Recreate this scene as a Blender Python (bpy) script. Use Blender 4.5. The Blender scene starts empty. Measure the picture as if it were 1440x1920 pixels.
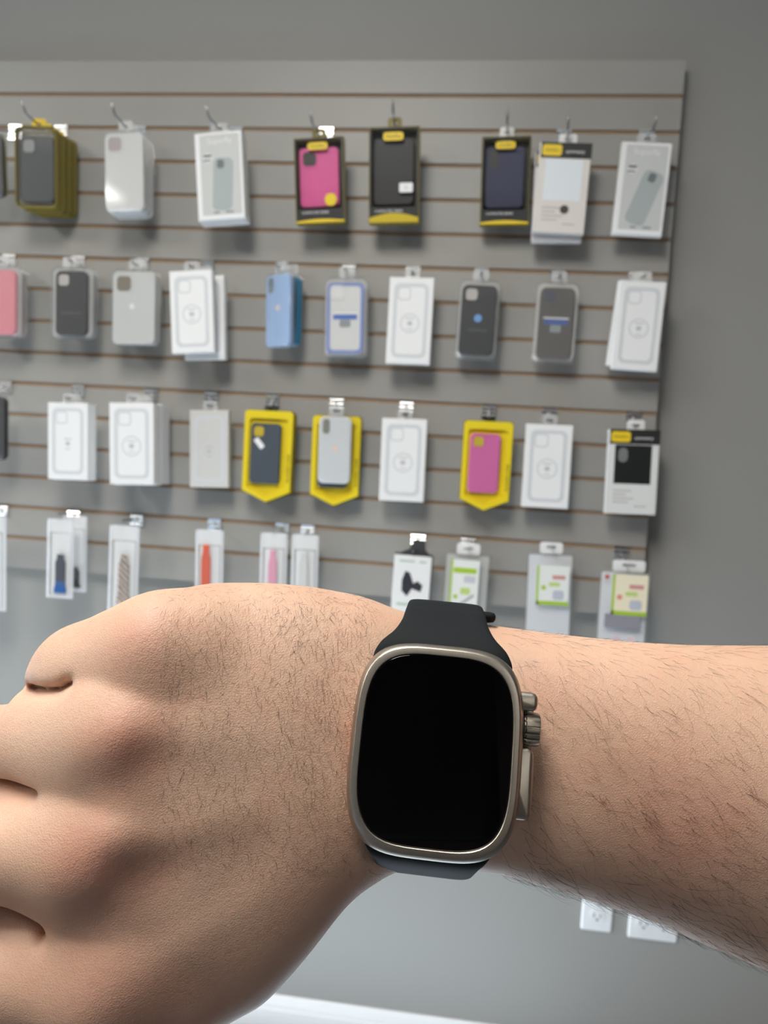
import bpy, bmesh, math, random
import numpy as np
from mathutils import Vector, Matrix
random.seed(7)
RNG = np.random.default_rng(11)
SC = bpy.context.scene
COL = SC.collection

# ------------------------------------------------------------------ camera
FPX = 1440.0                       # focal length in pixels of the 1440x1920 frame
PITCHW = .0762                     # groove pitch of the slatwall
TOPZ = 2.38                        # top edge of the slatwall above the floor
YAW, PIT, ROL = -0.1145, -0.0705, 0.0577
CAM = Vector((-.394, -1.7842, TOPZ-.8934))
_f = Vector((math.sin(YAW)*math.cos(PIT), math.cos(YAW)*math.cos(PIT), math.sin(PIT)))
_r = Vector((math.cos(YAW), -math.sin(YAW), 0)); _u = _r.cross(_f)
CR = _r*math.cos(ROL)+_u*math.sin(ROL)
CU = -_r*math.sin(ROL)+_u*math.cos(ROL)
CF = _f
cam = bpy.data.cameras.new('camera'); cob = bpy.data.objects.new('camera', cam); COL.objects.link(cob)
M = Matrix((CR, CU, -CF)).transposed().to_4x4(); M.translation = CAM
cob.matrix_world = M
cam.sensor_fit = 'HORIZONTAL'; cam.sensor_width = 26; cam.lens = 26
cam.clip_start = .01; cam.clip_end = 60
cam.dof.use_dof = True; cam.dof.focus_distance = .181; cam.dof.aperture_fstop = 24
SC.camera = cob
CAMM = M

def unproj(px, py, L=0.0):
    """point on the vertical plane L metres in front of the slatwall face seen at a pixel"""
    d = CF+CR*((px-720)/FPX)+CU*((960-py)/FPX)
    t = (-L-CAM.y)/d.y
    return CAM+d*t

# ------------------------------------------------------------------ light and exposure
SC.view_settings.view_transform = 'Standard'; SC.view_settings.look = 'None'
SC.view_settings.gamma = 1; SC.view_settings.use_curve_mapping = False
SC.view_settings.exposure = 0.04
W = bpy.data.worlds.new('sky'); SC.world = W; W.use_nodes = True
bg = W.node_tree.nodes['Background']; bg.inputs[0].default_value = (.62, .76, 1, 1); bg.inputs[1].default_value = 1.0

def area(name, loc, tgt, sx, sy, power, col):
    l = bpy.data.lights.new(name, 'AREA'); l.shape = 'RECTANGLE'; l.size = sx; l.size_y = sy
    l.energy = power; l.color = col
    o = bpy.data.objects.new(name, l); COL.objects.link(o); o.location = loc
    o.rotation_euler = (Vector(tgt)-Vector(loc)).to_track_quat('-Z', 'Y').to_euler()
    return o
XL, XR, YB, ZC = -3.4, 1.9, -5.2, 2.95      # room: left wall, right wall, front wall behind the camera, ceiling
# daylight through the shop window in the left wall and the one behind the camera
# daylight through the shop window in the left wall and the one behind the camera
area('window_daylight', (XL+.06, -.65, .8), (XL+2, -.5, .7), 1.0, 1.4, 17, (.80, .91, 1))
sun = bpy.data.lights.new('sun', 'SUN'); sun.energy = 140; sun.angle = .01; sun.color = (.93, .96, 1)
so = bpy.data.objects.new('sun', sun); COL.objects.link(so); so.location = (-6, -1.5, 3)
so.rotation_euler = Vector((1, .0, -.44)).to_track_quat('-Z', 'Y').to_euler()
CEIL = [(-.85, -1.85), (1.15, -4.3), (-2.85, -2.3)]      # recessed ceiling light panels
for i, (x, y) in enumerate(CEIL):
    area('ceiling_panel_light', (x, y, ZC-.03), (x, y, 0), .58, 1.18, (42, 14, 37)[i], (1, .96, .89))

# ------------------------------------------------------------------ materials
def mat(name, col=(.5, .5, .5), rough=.5, metal=0.0, spec=.5, **k):
    m = bpy.data.materials.new(name); m.use_nodes = True
    b = m.node_tree.nodes['Principled BSDF']
    b.inputs['Base Color'].default_value = (*col, 1); b.inputs['Roughness'].default_value = rough
    b.inputs['Metallic'].default_value = metal; b.inputs['Specular IOR Level'].default_value = spec
    for q, v in k.items(): b.inputs[q.replace('_', ' ')].default_value = v
    return m
def srgb(r, g, b):
    return tuple((c/255/12.92 if c/255 <= .04045 else ((c/255+.055)/1.055)**2.4) for c in (r, g, b))
def clear(name, tint=(1, 1, 1), gloss=.08, rough=.03, haze=0.0):
    """thin clear plastic or glass: mostly see-through with a glossy skin"""
    m = bpy.data.materials.new(name); m.use_nodes = True; nt = m.node_tree; nt.nodes.remove(nt.nodes['Principled BSDF'])
    out = nt.nodes['Material Output']; t = nt.nodes.new('ShaderNodeBsdfTransparent'); t.inputs[0].default_value = (*tint, 1)
    g = nt.nodes.new('ShaderNodeBsdfGlossy'); g.inputs['Roughness'].default_value = rough
    mx = nt.nodes.new('ShaderNodeMixShader'); fr = nt.nodes.new('ShaderNodeLayerWeight'); fr.inputs[0].default_value = .25
    mr = nt.nodes.new('ShaderNodeMapRange'); mr.inputs['To Min'].default_value = gloss; mr.inputs['To Max'].default_value = min(1, gloss+.5)
    nt.links.new(fr.outputs['Facing'], mr.inputs['Value']); nt.links.new(mr.outputs['Result'], mx.inputs[0])
    src = t.outputs[0]
    if haze:
        d = nt.nodes.new('ShaderNodeBsdfDiffuse'); d.inputs[0].default_value = (.86, .87, .88, 1); m2 = nt.nodes.new('ShaderNodeMixShader')
        m2.inputs[0].default_value = haze; nt.links.new(t.outputs[0], m2.inputs[1]); nt.links.new(d.outputs[0], m2.inputs[2]); src = m2.outputs[0]
    nt.links.new(src, mx.inputs[1]); nt.links.new(g.outputs[0], mx.inputs[2]); nt.links.new(mx.outputs[0], out.inputs[0])
    return m
def noisy(m, scale=200., amt=.06, bump=0.0, dist=.0005, detail=3, coord='Object'):
    """mottle a material's colour and roughness a little and give it a fine grain"""
    nt = m.node_tree; b = nt.nodes['Principled BSDF']; n = nt.nodes.new
    tc = n('ShaderNodeTexCoord'); no = n('ShaderNodeTexNoise'); no.inputs['Scale'].default_value = scale
    no.inputs['Detail'].default_value = detail
    nt.links.new(tc.outputs[coord], no.inputs['Vector'])
    mx = n('ShaderNodeMix'); mx.data_type = 'RGBA'; mx.blend_type = 'MULTIPLY'
    c = b.inputs['Base Color'].default_value[:]
    mr = n('ShaderNodeMapRange'); mr.inputs['To Min'].default_value = 1-amt; mr.inputs['To Max'].default_value = 1+amt
    nt.links.new(no.outputs['Fac'], mr.inputs['Value'])
    mx.inputs['Factor'].default_value = 1; mx.inputs['A'].default_value = c
    nt.links.new(mr.outputs['Result'], mx.inputs['B']); nt.links.new(mx.outputs['Result'], b.inputs['Base Color'])
    if bump:
        bp = n('ShaderNodeBump'); bp.inputs['Strength'].default_value = bump; bp.inputs['Distance'].default_value = dist
        nt.links.new(no.outputs['Fac'], bp.inputs['Height']); nt.links.new(bp.outputs['Normal'], b.inputs['Normal'])
    return m

# ------------------------------------------------------------------ object helpers
def tag(o, label=None, cat=None, group=None, kind=None):
    if label: o['label'] = label
    if cat: o['category'] = cat
    if group: o['group'] = group
    if kind: o['kind'] = kind
    return o
def link(name, me, mats=None, parent=None, smooth=False):
    if mats:
        for m in (mats if isinstance(mats, (list, tuple)) else [mats]): me.materials.append(m)
    if smooth:
        me.polygons.foreach_set('use_smooth', [True]*len(me.polygons))
    o = bpy.data.objects.new(name, me); COL.objects.link(o)
    if parent is not None: o.parent = parent
    return o
def empty(name, mw=None):
    o = bpy.data.objects.new(name, None); COL.objects.link(o); o.empty_display_size = .01
    if mw is not None: o.matrix_world = mw
    return o
class MB:
    """collects boxes, prisms and tubes into one mesh"""
    def __init__(s): s.v = []; s.f = []; s.m = []
    def add(s, vs, fs, mi=0):
        o = len(s.v); s.v += [tuple(v) for v in vs]
        s.f += [tuple(i+o for i in f) for f in fs]; s.m += [mi]*len(fs); return s
    def box(s, x0, x1, y0, y1, z0, z1, mi=0):
        v = [(x, y, z) for x in (x0, x1) for y in (y0, y1) for z in (z0, z1)]
        f = [(0, 1, 3, 2), (4, 6, 7, 5), (0, 4, 5, 1), (2, 3, 7, 6), (0, 2, 6, 4), (1, 5, 7, 3)]
        return s.add(v, f, mi)
    def loft(s, rings, mi=0, cap=True, closed=True):
        n = len(rings[0]); v = [p for r in rings for p in r]; f = []
        for k in range(len(rings)-1):
            for i in range(n if closed else n-1):
                j = (i+1) % n
                f.append((k*n+i, k*n+j, (k+1)*n+j, (k+1)*n+i))
        if cap:
            f.append(tuple(range(n))[::-1]); f.append(tuple((len(rings)-1)*n+i for i in range(n)))
        return s.add(v, f, mi)
    def prism(s, outline, y0, y1, mi=0, bev=0.0, cz=None):
        """outline [(x,z)] extruded from y0 (back) to y1 (front, y1<y0), front edges bevelled by insetting"""
        if bev:
            inn = inset(outline, bev)
            return s.loft([[(x, y0, z) for x, z in outline], [(x, y1+bev, z) for x, z in outline], [(x, y1, z) for x, z in inn]], mi)
        return s.loft([[(x, y0, z) for x, z in outline], [(x, y1, z) for x, z in outline]], mi)
    def tube(s, pts, r, n=8, mi=0):
        pts = [Vector(p) for p in pts]; rings = []
        up = Vector((0, 0, 1)); prev = None
        for i, p in enumerate(pts):
            t = (pts[min(i+1, len(pts)-1)]-pts[max(i-1, 0)]).normalized()
            a = (prev if prev is not None else (up if abs(t.z) < .9 else Vector((1, 0, 0))))
            a = (a-t*a.dot(t)).normalized(); prev = a; b = t.cross(a)
            rr = r[i] if isinstance(r, (list, tuple)) else r
            rings.append([p+a*(rr*math.cos(q*2*math.pi/n))+b*(rr*math.sin(q*2*math.pi/n)) for q in range(n)])
        return s.loft(rings, mi)
    def mesh(s, name):
        me = bpy.data.meshes.new(name); me.from_pydata(s.v, [], s.f)
        me.polygons.foreach_set('material_index', s.m); me.update()
        bm = bmesh.new(); bm.from_mesh(me); bmesh.ops.recalc_face_normals(bm, faces=bm.faces); bm.to_mesh(me); bm.free()
        return me
    def build(s, name, mats, parent=None, smooth=False, auto=None):
        o = link(name, s.mesh(name), mats, parent, smooth)
        if auto: o.data.set_sharp_from_angle(angle=math.radians(auto))
        return o
def inset(ol, d):
    xs = [p[0] for p in ol]; zs = [p[1] for p in ol]
    cx = (min(xs)+max(xs))/2; cz = (min(zs)+max(zs))/2; hw = (max(xs)-min(xs))/2; hh = (max(zs)-min(zs))/2
    return [(cx+(x-cx)*(hw-d)/hw, cz+(z-cz)*(hh-d)/hh) for x, z in ol]
def rrect(w, h, r, cx=0, cz=0, n=5):
    """rounded rectangle outline centred at cx,cz"""
    o = []
    for sx, sz, a0 in ((1, 1, 0), (-1, 1, 90), (-1, -1, 180), (1, -1, 270)):
        for k in range(n+1):
            a = math.radians(a0+90*k/n)
            o.append((cx+sx*(w/2-r)+r*math.cos(a), cz+sz*(h/2-r)+r*math.sin(a)))
    return o

# ------------------------------------------------------------------ the room
PAINT = noisy(mat('grey_wall_paint', srgb(157, 156, 152), .55, spec=.3), 700, .025, .12, .0004)
DARKP = noisy(mat('fill_cut_brown_paint', srgb(84, 68, 64), .6), 500, .03)  # dark tone chosen for the unseen walls to cut fill light on the hand
WHITEP = mat('white_trim_paint', srgb(247, 247, 248), .35)
CEILM = noisy(mat('ceiling_tile', srgb(225, 224, 220), .9), 160, .05)
FLOORM = noisy(mat('floor_tile', srgb(110, 116, 122), .4), 3, .06)
BACKY = .035                                       # painted wall surface; the slatwall stands in front of it
def struct(o): o['kind'] = 'structure'; return o
T = .1
struct(MB().box(XL-T, XR+T, BACKY, BACKY+T, 0, ZC).build('wall_back', PAINT))
struct(MB().box(XR, XR+T, YB-T, BACKY, 0, ZC).build('wall_right', DARKP))
wl = MB()                                          # left wall with its window opening
y0, y1, z0, z1 = -1.15, -.12, .06, 1.55
wl.box(XL-T, XL, YB-T, y0, 0, ZC); wl.box(XL-T, XL, y1, BACKY, 0, ZC); wl.box(XL-T, XL, y0, y1, 0, z0); wl.box(XL-T, XL, y0, y1, z1, ZC)
struct(wl.build('wall_left', PAINT))
wf = MB(); a0, a1, b0, b1 = -3.2, -1.4, .25, 1.65  # front wall with the shopfront opening
wf.box(XL, a0, YB-T, YB, 0, ZC); wf.box(a1, XR, YB-T, YB, 0, ZC); wf.box(a0, a1, YB-T, YB, 0, b0); wf.box(a0, a1, YB-T, YB, b1, ZC)
struct(wf.build('wall_front', DARKP))
GLASSM = clear('window_glass', (.95, .97, .97), .05, .0)
FRAMEM = mat('window_frame_metal', srgb(70, 72, 75), .4, 1)
w1 = struct(MB().box(XL-.09, XL-.02, y0, y0+.05, z0, z1).box(XL-.09, XL-.02, y1-.05, y1, z0, z1).box(XL-.09, XL-.02, y0, y1, z0, z0+.05)
            .box(XL-.09, XL-.02, y0, y1, z1-.05, z1).box(XL-.09, XL-.02, -.66, -.62, z0, z1).build('window_1', FRAMEM))
MB().box(XL-.06, XL-.055, y0+.05, y1-.05, z0+.05, z1-.05).build('glass', GLASSM, w1)
w2 = struct(MB().box(a0, a0+.05, YB-.09, YB-.02, b0, b1).box(a1-.05, a1, YB-.09, YB-.02, b0, b1).box(a0, a1, YB-.09, YB-.02, b0, b0+.05)
            .box(a0, a1, YB-.09, YB-.02, b1-.05, b1).build('window_2', FRAMEM))
MB().box(a0+.05, a1-.05, YB-.06, YB-.055, b0+.05, b1-.05).build('glass', GLASSM, w2)
struct(MB().box(XL-T, XR+T, YB-T, BACKY+T, -.05, 0).build('floor', FLOORM))
struct(MB().box(XL-T, XR+T, YB-T, BACKY+T, ZC, ZC+.05).build('ceiling', CEILM))
# baseboard: moulded profile run along the back wall
BH = TOPZ-2.262
prof = [(BACKY, 0), (BACKY-.014, 0), (BACKY-.014, BH-.034), (BACKY-.011, BH-.030), (BACKY-.011, BH-.022), (BACKY-.007, BH-.012), (BACKY-.005, BH-.003), (BACKY-.003, BH), (BACKY, BH)]
struct(MB().loft([[(x, y, z) for y, z in prof] for x in (XL, XR)]).build('baseboard_back', WHITEP))
LAMPM = mat('light_diffuser', (.9, .9, .88), .6); 
for x, y in CEIL:
    c = empty('ceiling_light', Matrix.Translation((x, y, ZC)))
    tag(c, 'white recessed ceiling light panel out of the picture above', 'ceiling light', 'recessed ceiling light panels')
    m = MB()
    for s in (-1, 1):
        m.box(s*.30-.01, s*.30+.01, -.61, .61, -.02, 0); m.box(-.31, .31, s*.60-.01, s*.60+.01, -.02, 0)
    m.build('frame', WHITEP, c); MB().box(-.29, .29, -.59, .59, -.012, 0).build('diffuser', LAMPM, c)

# ------------------------------------------------------------------ the slatwall
SLAT = noisy(mat('grey_melamine', srgb(162, 160, 155), .42, spec=.4), 900, .02)
MDF = noisy(mat('raw_fibreboard', srgb(150, 128, 106), .8), 500, .12)
XS0 = -2.35                                        # left end, outside the frame
SLATT = .019; GAP = .0095
sw = MB()
for n in range(16):
    zt = TOPZ-n*PITCHW-(GAP/2 if n else 0); zb = TOPZ-(n+1)*PITCHW+(GAP/2 if n < 15 else 0)
    # one slat: grey laminated face, brown fibreboard lips at its long edges
    sw.box(XS0, 0, 0, .0006, zb, zt, 0)
    sw.box(XS0, 0, .0006, .012, zb, zt, 1)
    if n:                                          # the groove: a sloping lower lip and a shallow brown back
        zc = zt+GAP
        sw.loft([[(x, .0006, zt), (x, .0034, zt+GAP*.55), (x, .0034, zc), (x, .012, zc), (x, .012, zt)] for x in (XS0, 0)], 1)
sw.box(XS0, -.0005, .0121, BACKY-.001, TOPZ-16*PITCHW, TOPZ, 1)
sw.box(-.0015, 0, .0002, BACKY-.001, TOPZ-PITCHW+GAP/2, TOPZ, 0)
tag(sw.build('slatwall_panel', [SLAT, MDF]), 'large grey slatwall panel with brown grooves on the back wall', 'slatwall')

# ------------------------------------------------------------------ outlets low on the wall
PLATE = mat('white_plastic', srgb(238, 240, 242), .3); SLOT = mat('dark_slot', (.02, .02, .02), .5)
def outlet(pxl, pxr, pyb, gangs, label):
    a = unproj(pxl, pyb, -BACKY); b = unproj(pxr, pyb, -BACKY); w = b.x-a.x; h = .118
    t = tag(empty('wall_outlet', Matrix.Translation(((a.x+b.x)/2, BACKY, a.z))), label, 'outlet')
    MB().prism(rrect(w, h, .005, 0, h/2), 0, -.007, bev=.003).build('cover_plate', PLATE, t)
    for g in range(gangs):
        cx = (g-(gangs-1)/2)*.046
        for cz in (h/2-.02, h/2+.02):
            s = MB().prism(rrect(.034, .028, .010, cx, cz), -.007, -.0095).build('socket', PLATE, t)
            MB().box(cx-.009, cx-.007, -.010, -.0094, cz-.002, cz+.007).box(cx+.006, cx+.008, -.010, -.0094, cz-.002, cz+.006).prism(rrect(.005, .005, .0024, cx, cz-.008), -.0094, -.010).build('slot', SLOT, s)
        MB().prism(rrect(.006, .006, .0029, cx, h/2), -.007, -.0085).build('screw', PLATE, t)
outlet(1088, 1146, 1740, 1, 'narrow white wall outlet plate just below the forearm, nearer the watch')
outlet(1176, 1269, 1755, 2, 'wider white double outlet plate below the forearm, right of the narrow one')

# ------------------------------------------------------------------ the hand and forearm (camera-aligned millimetres, later turned into the world)
def P(px, py, D): return np.array([(px-720)/FPX*D, (960-py)/FPX*D, D])
HV = 0.75                                            # voxel size in mm
lo = np.array([-165., -212., 158.]); hi = np.array([232., 0., 285.])
NX, NY, NZ = [int((hi[i]-lo[i])/HV)+1 for i in range(3)]
gx = (lo[0]+HV*np.arange(NX, dtype=np.float32))[:, None, None]
gy = (lo[1]+HV*np.arange(NY, dtype=np.float32))[None, :, None]
gz = (lo[2]+HV*np.arange(NZ, dtype=np.float32))[None, None, :]
# stations: x pixel, top and bottom silhouette pixels, centre depth, half thickness, exponent
ST = [(2300, 1235, 2190, 236, 47, 2.0, 0), (1760, 1213, 1950, 224, 39, 2.0, 2), (1440, 1214, 1806, 218, 34, 2.0, 2), (1300, 1213, 1748, 216, 31, 2.05, 3), (1200, 1208, 1700, 214, 28, 2.2, 6), (1050, 1194, 1650, 211.5, 24.5, 2.3, 12),
      (930, 1180, 1612, 210, 21.5, 2.4, 16), (815, 1166, 1596, 209.5, 20, 2.45, 16), (740, 1150, 1604, 207, 20, 2.4, 15), (660, 1132, 1656, 204.5, 20.5, 2.4, 12), (580, 1112, 1762, 201.5, 22, 2.3, 9),
      (500, 1104, 1852, 199, 23, 2.25, 7), (400, 1104, 1890, 196, 23.6, 2.2, 5), (320, 1118, 1920, 193.5, 22.8, 2.2, 4), (250, 1150, 1950, 192, 21.0, 2.2, 3), (180, 1195, 1965, 192.5, 19, 2.2, 2), (110, 1262, 1970, 194, 15.5, 2.2, 0), (60, 1320, 1960, 196, 9, 2.2, 0)]
def body():
    A = []
    for px, t, b, D, rz, n, ph in ST:
        A.append(((px-720)/FPX*D, (960-t)/FPX*D, (960-b)/FPX*D, D, rz, n, math.radians(ph)))
    A = np.array(A[::-1])
    xs = gx[:, 0, 0]
    # smooth the station curves
    def f(c):
        v = np.interp(xs, A[:, 0], A[:, c]); k = np.hanning(21); k /= k.sum()
        return np.convolve(np.pad(v, 10, mode='edge'), k, 'valid').astype(np.float32)[:, None, None]
    T_, B_, D_, R_, N_, H_ = f(1), f(2), f(3), f(4), f(5), f(6)
    yc = (T_+B_)/2; ry = (T_-B_)/2; ca, sa = np.cos(H_), np.sin(H_)
    ry = np.sqrt(np.maximum(ry**2-(R_*sa)**2, 1))/ca
    a = np.abs(((gy-yc)*ca+(gz-D_)*sa)/ry); c = np.abs(((gz-D_)*ca-(gy-yc)*sa)/R_)
    q = (a**N_+c**N_+1e-9)**(1/N_)
    d = (q-1)*np.minimum(ry, R_)*(1+.25*np.clip(a/(a+c+1e-6), 0, 1))
    return np.maximum(d, (A[0, 0]-gx)).astype(np.float32)
def cone(a, b, ra, rb):
    ba = (b-a).astype(np.float32); L2 = float(ba@ba)
    px_, py_, pz_ = gx-a[0], gy-a[1], gz-a[2]
    t = np.clip((px_*ba[0]+py_*ba[1]+pz_*ba[2])/L2, 0, 1)
    return np.sqrt((px_-t*ba[0])**2+(py_-t*ba[1])**2+(pz_-t*ba[2])**2)-(ra+(rb-ra)*t)
def smin(a, b, k):
    h = np.clip(.5+.5*(b-a)/k, 0, 1); return b+(a-b)*h-k*h*(1-h)
def chain(pts, rs, k=3):
    d = None
    for i in range(len(pts)-1):
        c = cone(pts[i], pts[i+1], rs[i], rs[i+1]); d = c if d is None else smin(d, c, k)
    return d
FIN = {
 'pinky': ([P(345, 1218, 192), P(292, 1222, 189.5), P(158, 1254, 199), P(215, 1260, 222), P(300, 1290, 219)], [10, 11.2, 10.2, 9, 8]),
 'ring': ([P(330, 1385, 190), P(225, 1388, 185.3), P(-15, 1408, 199), P(70, 1420, 226), P(190, 1430, 222)], [11, 13.2, 10.8, 9.8, 8.6]),
 'middle': ([P(290, 1590, 188), P(175, 1592, 182.5), P(-110, 1590, 190), P(-30, 1585, 222), P(110, 1580, 222)], [12, 14.2, 12.2, 10.6, 9]),
 'index': ([P(320, 1830, 190), P(195, 1835, 184), P(-110, 1808, 186), P(-60, 1770, 216), P(90, 1740, 220)], [12, 14.6, 12.8, 10.6, 9]),
}
F = body()
FG = None
for k_, (pts, rs) in FIN.items():
    c = chain(pts, rs)
    FG = c if FG is None else smin(FG, c, 1.6)
F = smin(F, FG, 10.0)
th = chain([P(580, 1600, 213), P(430, 1740, 214), P(230, 1870, 214), P(60, 1880, 222), P(-20, 1800, 228)], [12, 15, 13, 11.5, 9])
F = smin(F, th, 9.0)
F = smin(F, chain([P(640, 1230, 210), P(400, 1210, 210)], [14, 15]), 8.0)        # heel of the hand on the little finger side
# shallow valleys between the metacarpals behind the knuckles
for a, b, r, dep in ((P(300, 1290, 172), P(470, 1330, 172), 5, .2), (P(285, 1492, 168), P(470, 1470, 170), 6, .7), (P(265, 1715, 168), P(470, 1620, 170), 6.5, .9)):
    c = cone(a, b, r, r*.6); F = F+dep*np.exp(-(np.maximum(c, 0)/5.0)**2)*(c < 16)
def bump(pos, r, h):                                 # a soft swelling (h>0) or hollow (h<0) of h mm around a point of the skin
    global F
    F = F-h*np.exp(-((gx-pos[0])**2+(gy-pos[1])**2+((gz-pos[2])*.35)**2)/r**2).astype(np.float32)
bump(P(232, 1365, 172), 6.5, 1.0); bump(P(222, 1562, 169), 6.5, 1.5); bump(P(245, 1830, 172), 10, 1.0)
bump(P(300, 1432, 172), 8, -.7); bump(P(285, 1650, 170), 8, -1.45); bump(P(180, 1470, 172), 6, -.8); bump(P(170, 1715, 172), 7, -1.0)
def crease(pts, D, dep, s):                          # the fold where two fingers press together
    global F
    d = None
    for (x0, y0), (x1, y1) in zip(pts[:-1], pts[1:]):
        a = P(x0, y0, D)[:2]; b = P(x1, y1, D)[:2]; ba = b-a
        t = np.clip(((gx-a[0])*ba[0]+(gy-a[1])*ba[1])/(ba@ba), 0, 1)
        q = np.sqrt((gx-a[0]-t*ba[0])**2+(gy-a[1]-t*ba[1])**2)
        d = q if d is None else np.minimum(d, q)
    w = dep*(.22*np.exp(-(d/(s*3.4))**2)+.78*np.exp(-d/s))*np.clip((212-gz)/10, 0, 1)
    F = F+w.astype(np.float32)
crease([(40, 1300), (95, 1293), (122, 1288), (146, 1273)], 188, 4.2, .55)
crease([(-140, 1482), (0, 1478), (40, 1481), (74, 1483)], 182, 6.0, .6)
crease([(-140, 1665), (0, 1694), (60, 1708), (90, 1718), (98, 1735)], 182, 6.0, .6)
def nets(F, org, h):
    nx, ny, nz = F.shape; S = F < 0
    cnt = np.zeros((nx-1, ny-1, nz-1), np.uint8)
    for i in (0, 1):
        for j in (0, 1):
            for k in (0, 1): cnt += S[i:nx-1+i, j:ny-1+j, k:nz-1+k]
    act = (cnt > 0) & (cnt < 8); I, J, K = np.nonzero(act)
    idx = -np.ones(act.shape, np.int32); idx[I, J, K] = np.arange(len(I))
    acc = np.zeros((len(I), 3)); num = np.zeros(len(I))
    for ax in range(3):
        o1, o2 = [q for q in range(3) if q != ax]
        for p in (0, 1):
            for q in (0, 1):
                c0 = [I.copy(), J.copy(), K.copy()]; c0[o1] += p; c0[o2] += q
                c1 = [c.copy() for c in c0]; c1[ax] += 1
                v0 = F[tuple(c0)]; v1 = F[tuple(c1)]; m = (v0 < 0) != (v1 < 0)
                t = np.where(m, v0/np.where(m, v0-v1, 1), 0)
                pt = np.stack(c0, 1).astype(float); pt[:, ax] += t
                acc += pt*m[:, None]; num += m
    V = acc/num[:, None]*h+org
    Q = []
    for ax in range(3):
        o1, o2 = [(1, 2), (2, 0), (0, 1)][ax]
        sl0 = [slice(None)]*3; sl1 = [slice(None)]*3; sl0[ax] = slice(0, -1); sl1[ax] = slice(1, None)
        m = S[tuple(sl0)] != S[tuple(sl1)]
        E = np.stack(np.nonzero(m), 1)
        E = E[(E[:, o1] > 0) & (E[:, o2] > 0) & (E[:, o1] < F.shape[o1]-1) & (E[:, o2] < F.shape[o2]-1)]
        def cell(d1, d2):
            e = E.copy(); e[:, o1] += d1; e[:, o2] += d2; return idx[e[:, 0], e[:, 1], e[:, 2]]
        q = np.stack([cell(-1, -1), cell(0, -1), cell(0, 0), cell(-1, 0)], 1)
        flip = ~S[E[:, 0], E[:, 1], E[:, 2]]
        q[flip] = q[flip][:, ::-1]; Q.append(q)
    return V, np.concatenate(Q)
for _s in (np.s_[0], np.s_[-1], np.s_[:, 0], np.s_[:, -1], np.s_[:, :, 0], np.s_[:, :, -1]): F[_s] = np.maximum(F[_s], .5)
HVt, HQ = nets(F, lo, HV)
del F, FG, th
def quadmesh(name, V, Q):
    me = bpy.data.meshes.new(name); me.vertices.add(len(V)); me.vertices.foreach_set('co', V.astype(np.float32).ravel())
    me.loops.add(4*len(Q)); me.loops.foreach_set('vertex_index', Q.astype(np.int32).ravel())
    me.polygons.add(len(Q)); me.polygons.foreach_set('loop_start', np.arange(0, 4*len(Q), 4, dtype=np.int32))
    me.update(calc_edges=True); me.validate(); return me
# camera-aligned mm -> world metres
RC = np.array([list(CR), list(CU), list(CF)])       # rows
def toworld(V): return V/1000@RC+np.array(CAM)
ORG = toworld(P(815, 1410, 210)[None])[0]           # the person object's origin: inside the wrist
me = quadmesh('person', toworld(HVt)-ORG, HQ)
me.polygons.foreach_set('use_smooth', [True]*len(me.polygons))
# relax the voxel steps
bm = bmesh.new(); bm.from_mesh(me)
for _ in range(3): bmesh.ops.smooth_vert(bm, verts=bm.verts, factor=.5, use_axis_x=True, use_axis_y=True, use_axis_z=True)
bmesh.ops.recalc_face_normals(bm, faces=bm.faces); bm.to_mesh(me); bm.free()
# a redness attribute: flushed skin on knuckles and forearm, plus warm shade painted into two hollows
nv = len(me.vertices); co = np.empty(nv*3, np.float32); me.vertices.foreach_get('co', co); co = co.reshape(-1, 3)
cc = ((co+ORG-np.array(CAM))@RC.T)*1000
red = np.zeros(nv)
for (px, py, D, r, s) in ((250, 1185, 176, 9, .75), (225, 1385, 172, 9, .8), (160, 1610, 168, 10, .9), (185, 1850, 170, 13, .55), (330, 1870, 176, 16, .4), (250, 1650, 170, 9, .5), (270, 1420, 173, 8, .4), (600, 1640, 185, 16, .3),
                          (1330, 1560, 186, 18, .6), (1180, 1500, 188, 16, .25), (1040, 1290, 190, 8, .35), (480, 1160, 182, 10, .25), (1150, 1240, 190, 12, .25)):
    d = np.linalg.norm(cc-P(px, py, D), axis=1); red += s*np.exp(-(d/r)**2)
mole = np.exp(-(np.linalg.norm((cc-P(1129, 1501, 188))*np.array([1, 1, .3]), axis=1)/.75)**4)
for nme, arr in (('redness', red), ('mole', mole)):
    at = me.attributes.new(nme, 'FLOAT', 'POINT'); at.data.foreach_set('value', arr.astype(np.float32))
# ---- skin
SK = bpy.data.materials.new('skin'); SK.use_nodes = True; nt = SK.node_tree; b = nt.nodes['Principled BSDF']; N = nt.nodes.new; LK = nt.links.new
tc = N('ShaderNodeTexCoord')
def noise(scale, detail=3, rough=.5, src=None):
    n = N('ShaderNodeTexNoise'); n.inputs['Scale'].default_value = scale; n.inputs['Detail'].default_value = detail; n.inputs['Roughness'].default_value = rough
    LK((src or tc.outputs['Object']), n.inputs['Vector']); return n
def ramp(src, a, b_, c0=0., c1=1.):
    m = N('ShaderNodeMapRange'); m.inputs['From Min'].default_value = a; m.inputs['From Max'].default_value = b_
    m.inputs['To Min'].default_value = c0; m.inputs['To Max'].default_value = c1; LK(src, m.inputs['Value']); return m.outputs['Result']
def mixc(fac, a, b_, mode='MIX'):
    m = N('ShaderNodeMix'); m.data_type = 'RGBA'; m.blend_type = mode
    if hasattr(fac, 'links'): LK(fac, m.inputs['Factor'])
    else: m.inputs['Factor'].default_value = fac
    for s, x in (('A', a), ('B', b_)):
        if isinstance(x, tuple): m.inputs[s].default_value = (*x, 1)
        else: LK(x, m.inputs[s])
    return m.outputs['Result']
def attr(n): a = N('ShaderNodeAttribute'); a.attribute_name = n; return a.outputs['Fac']
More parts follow.
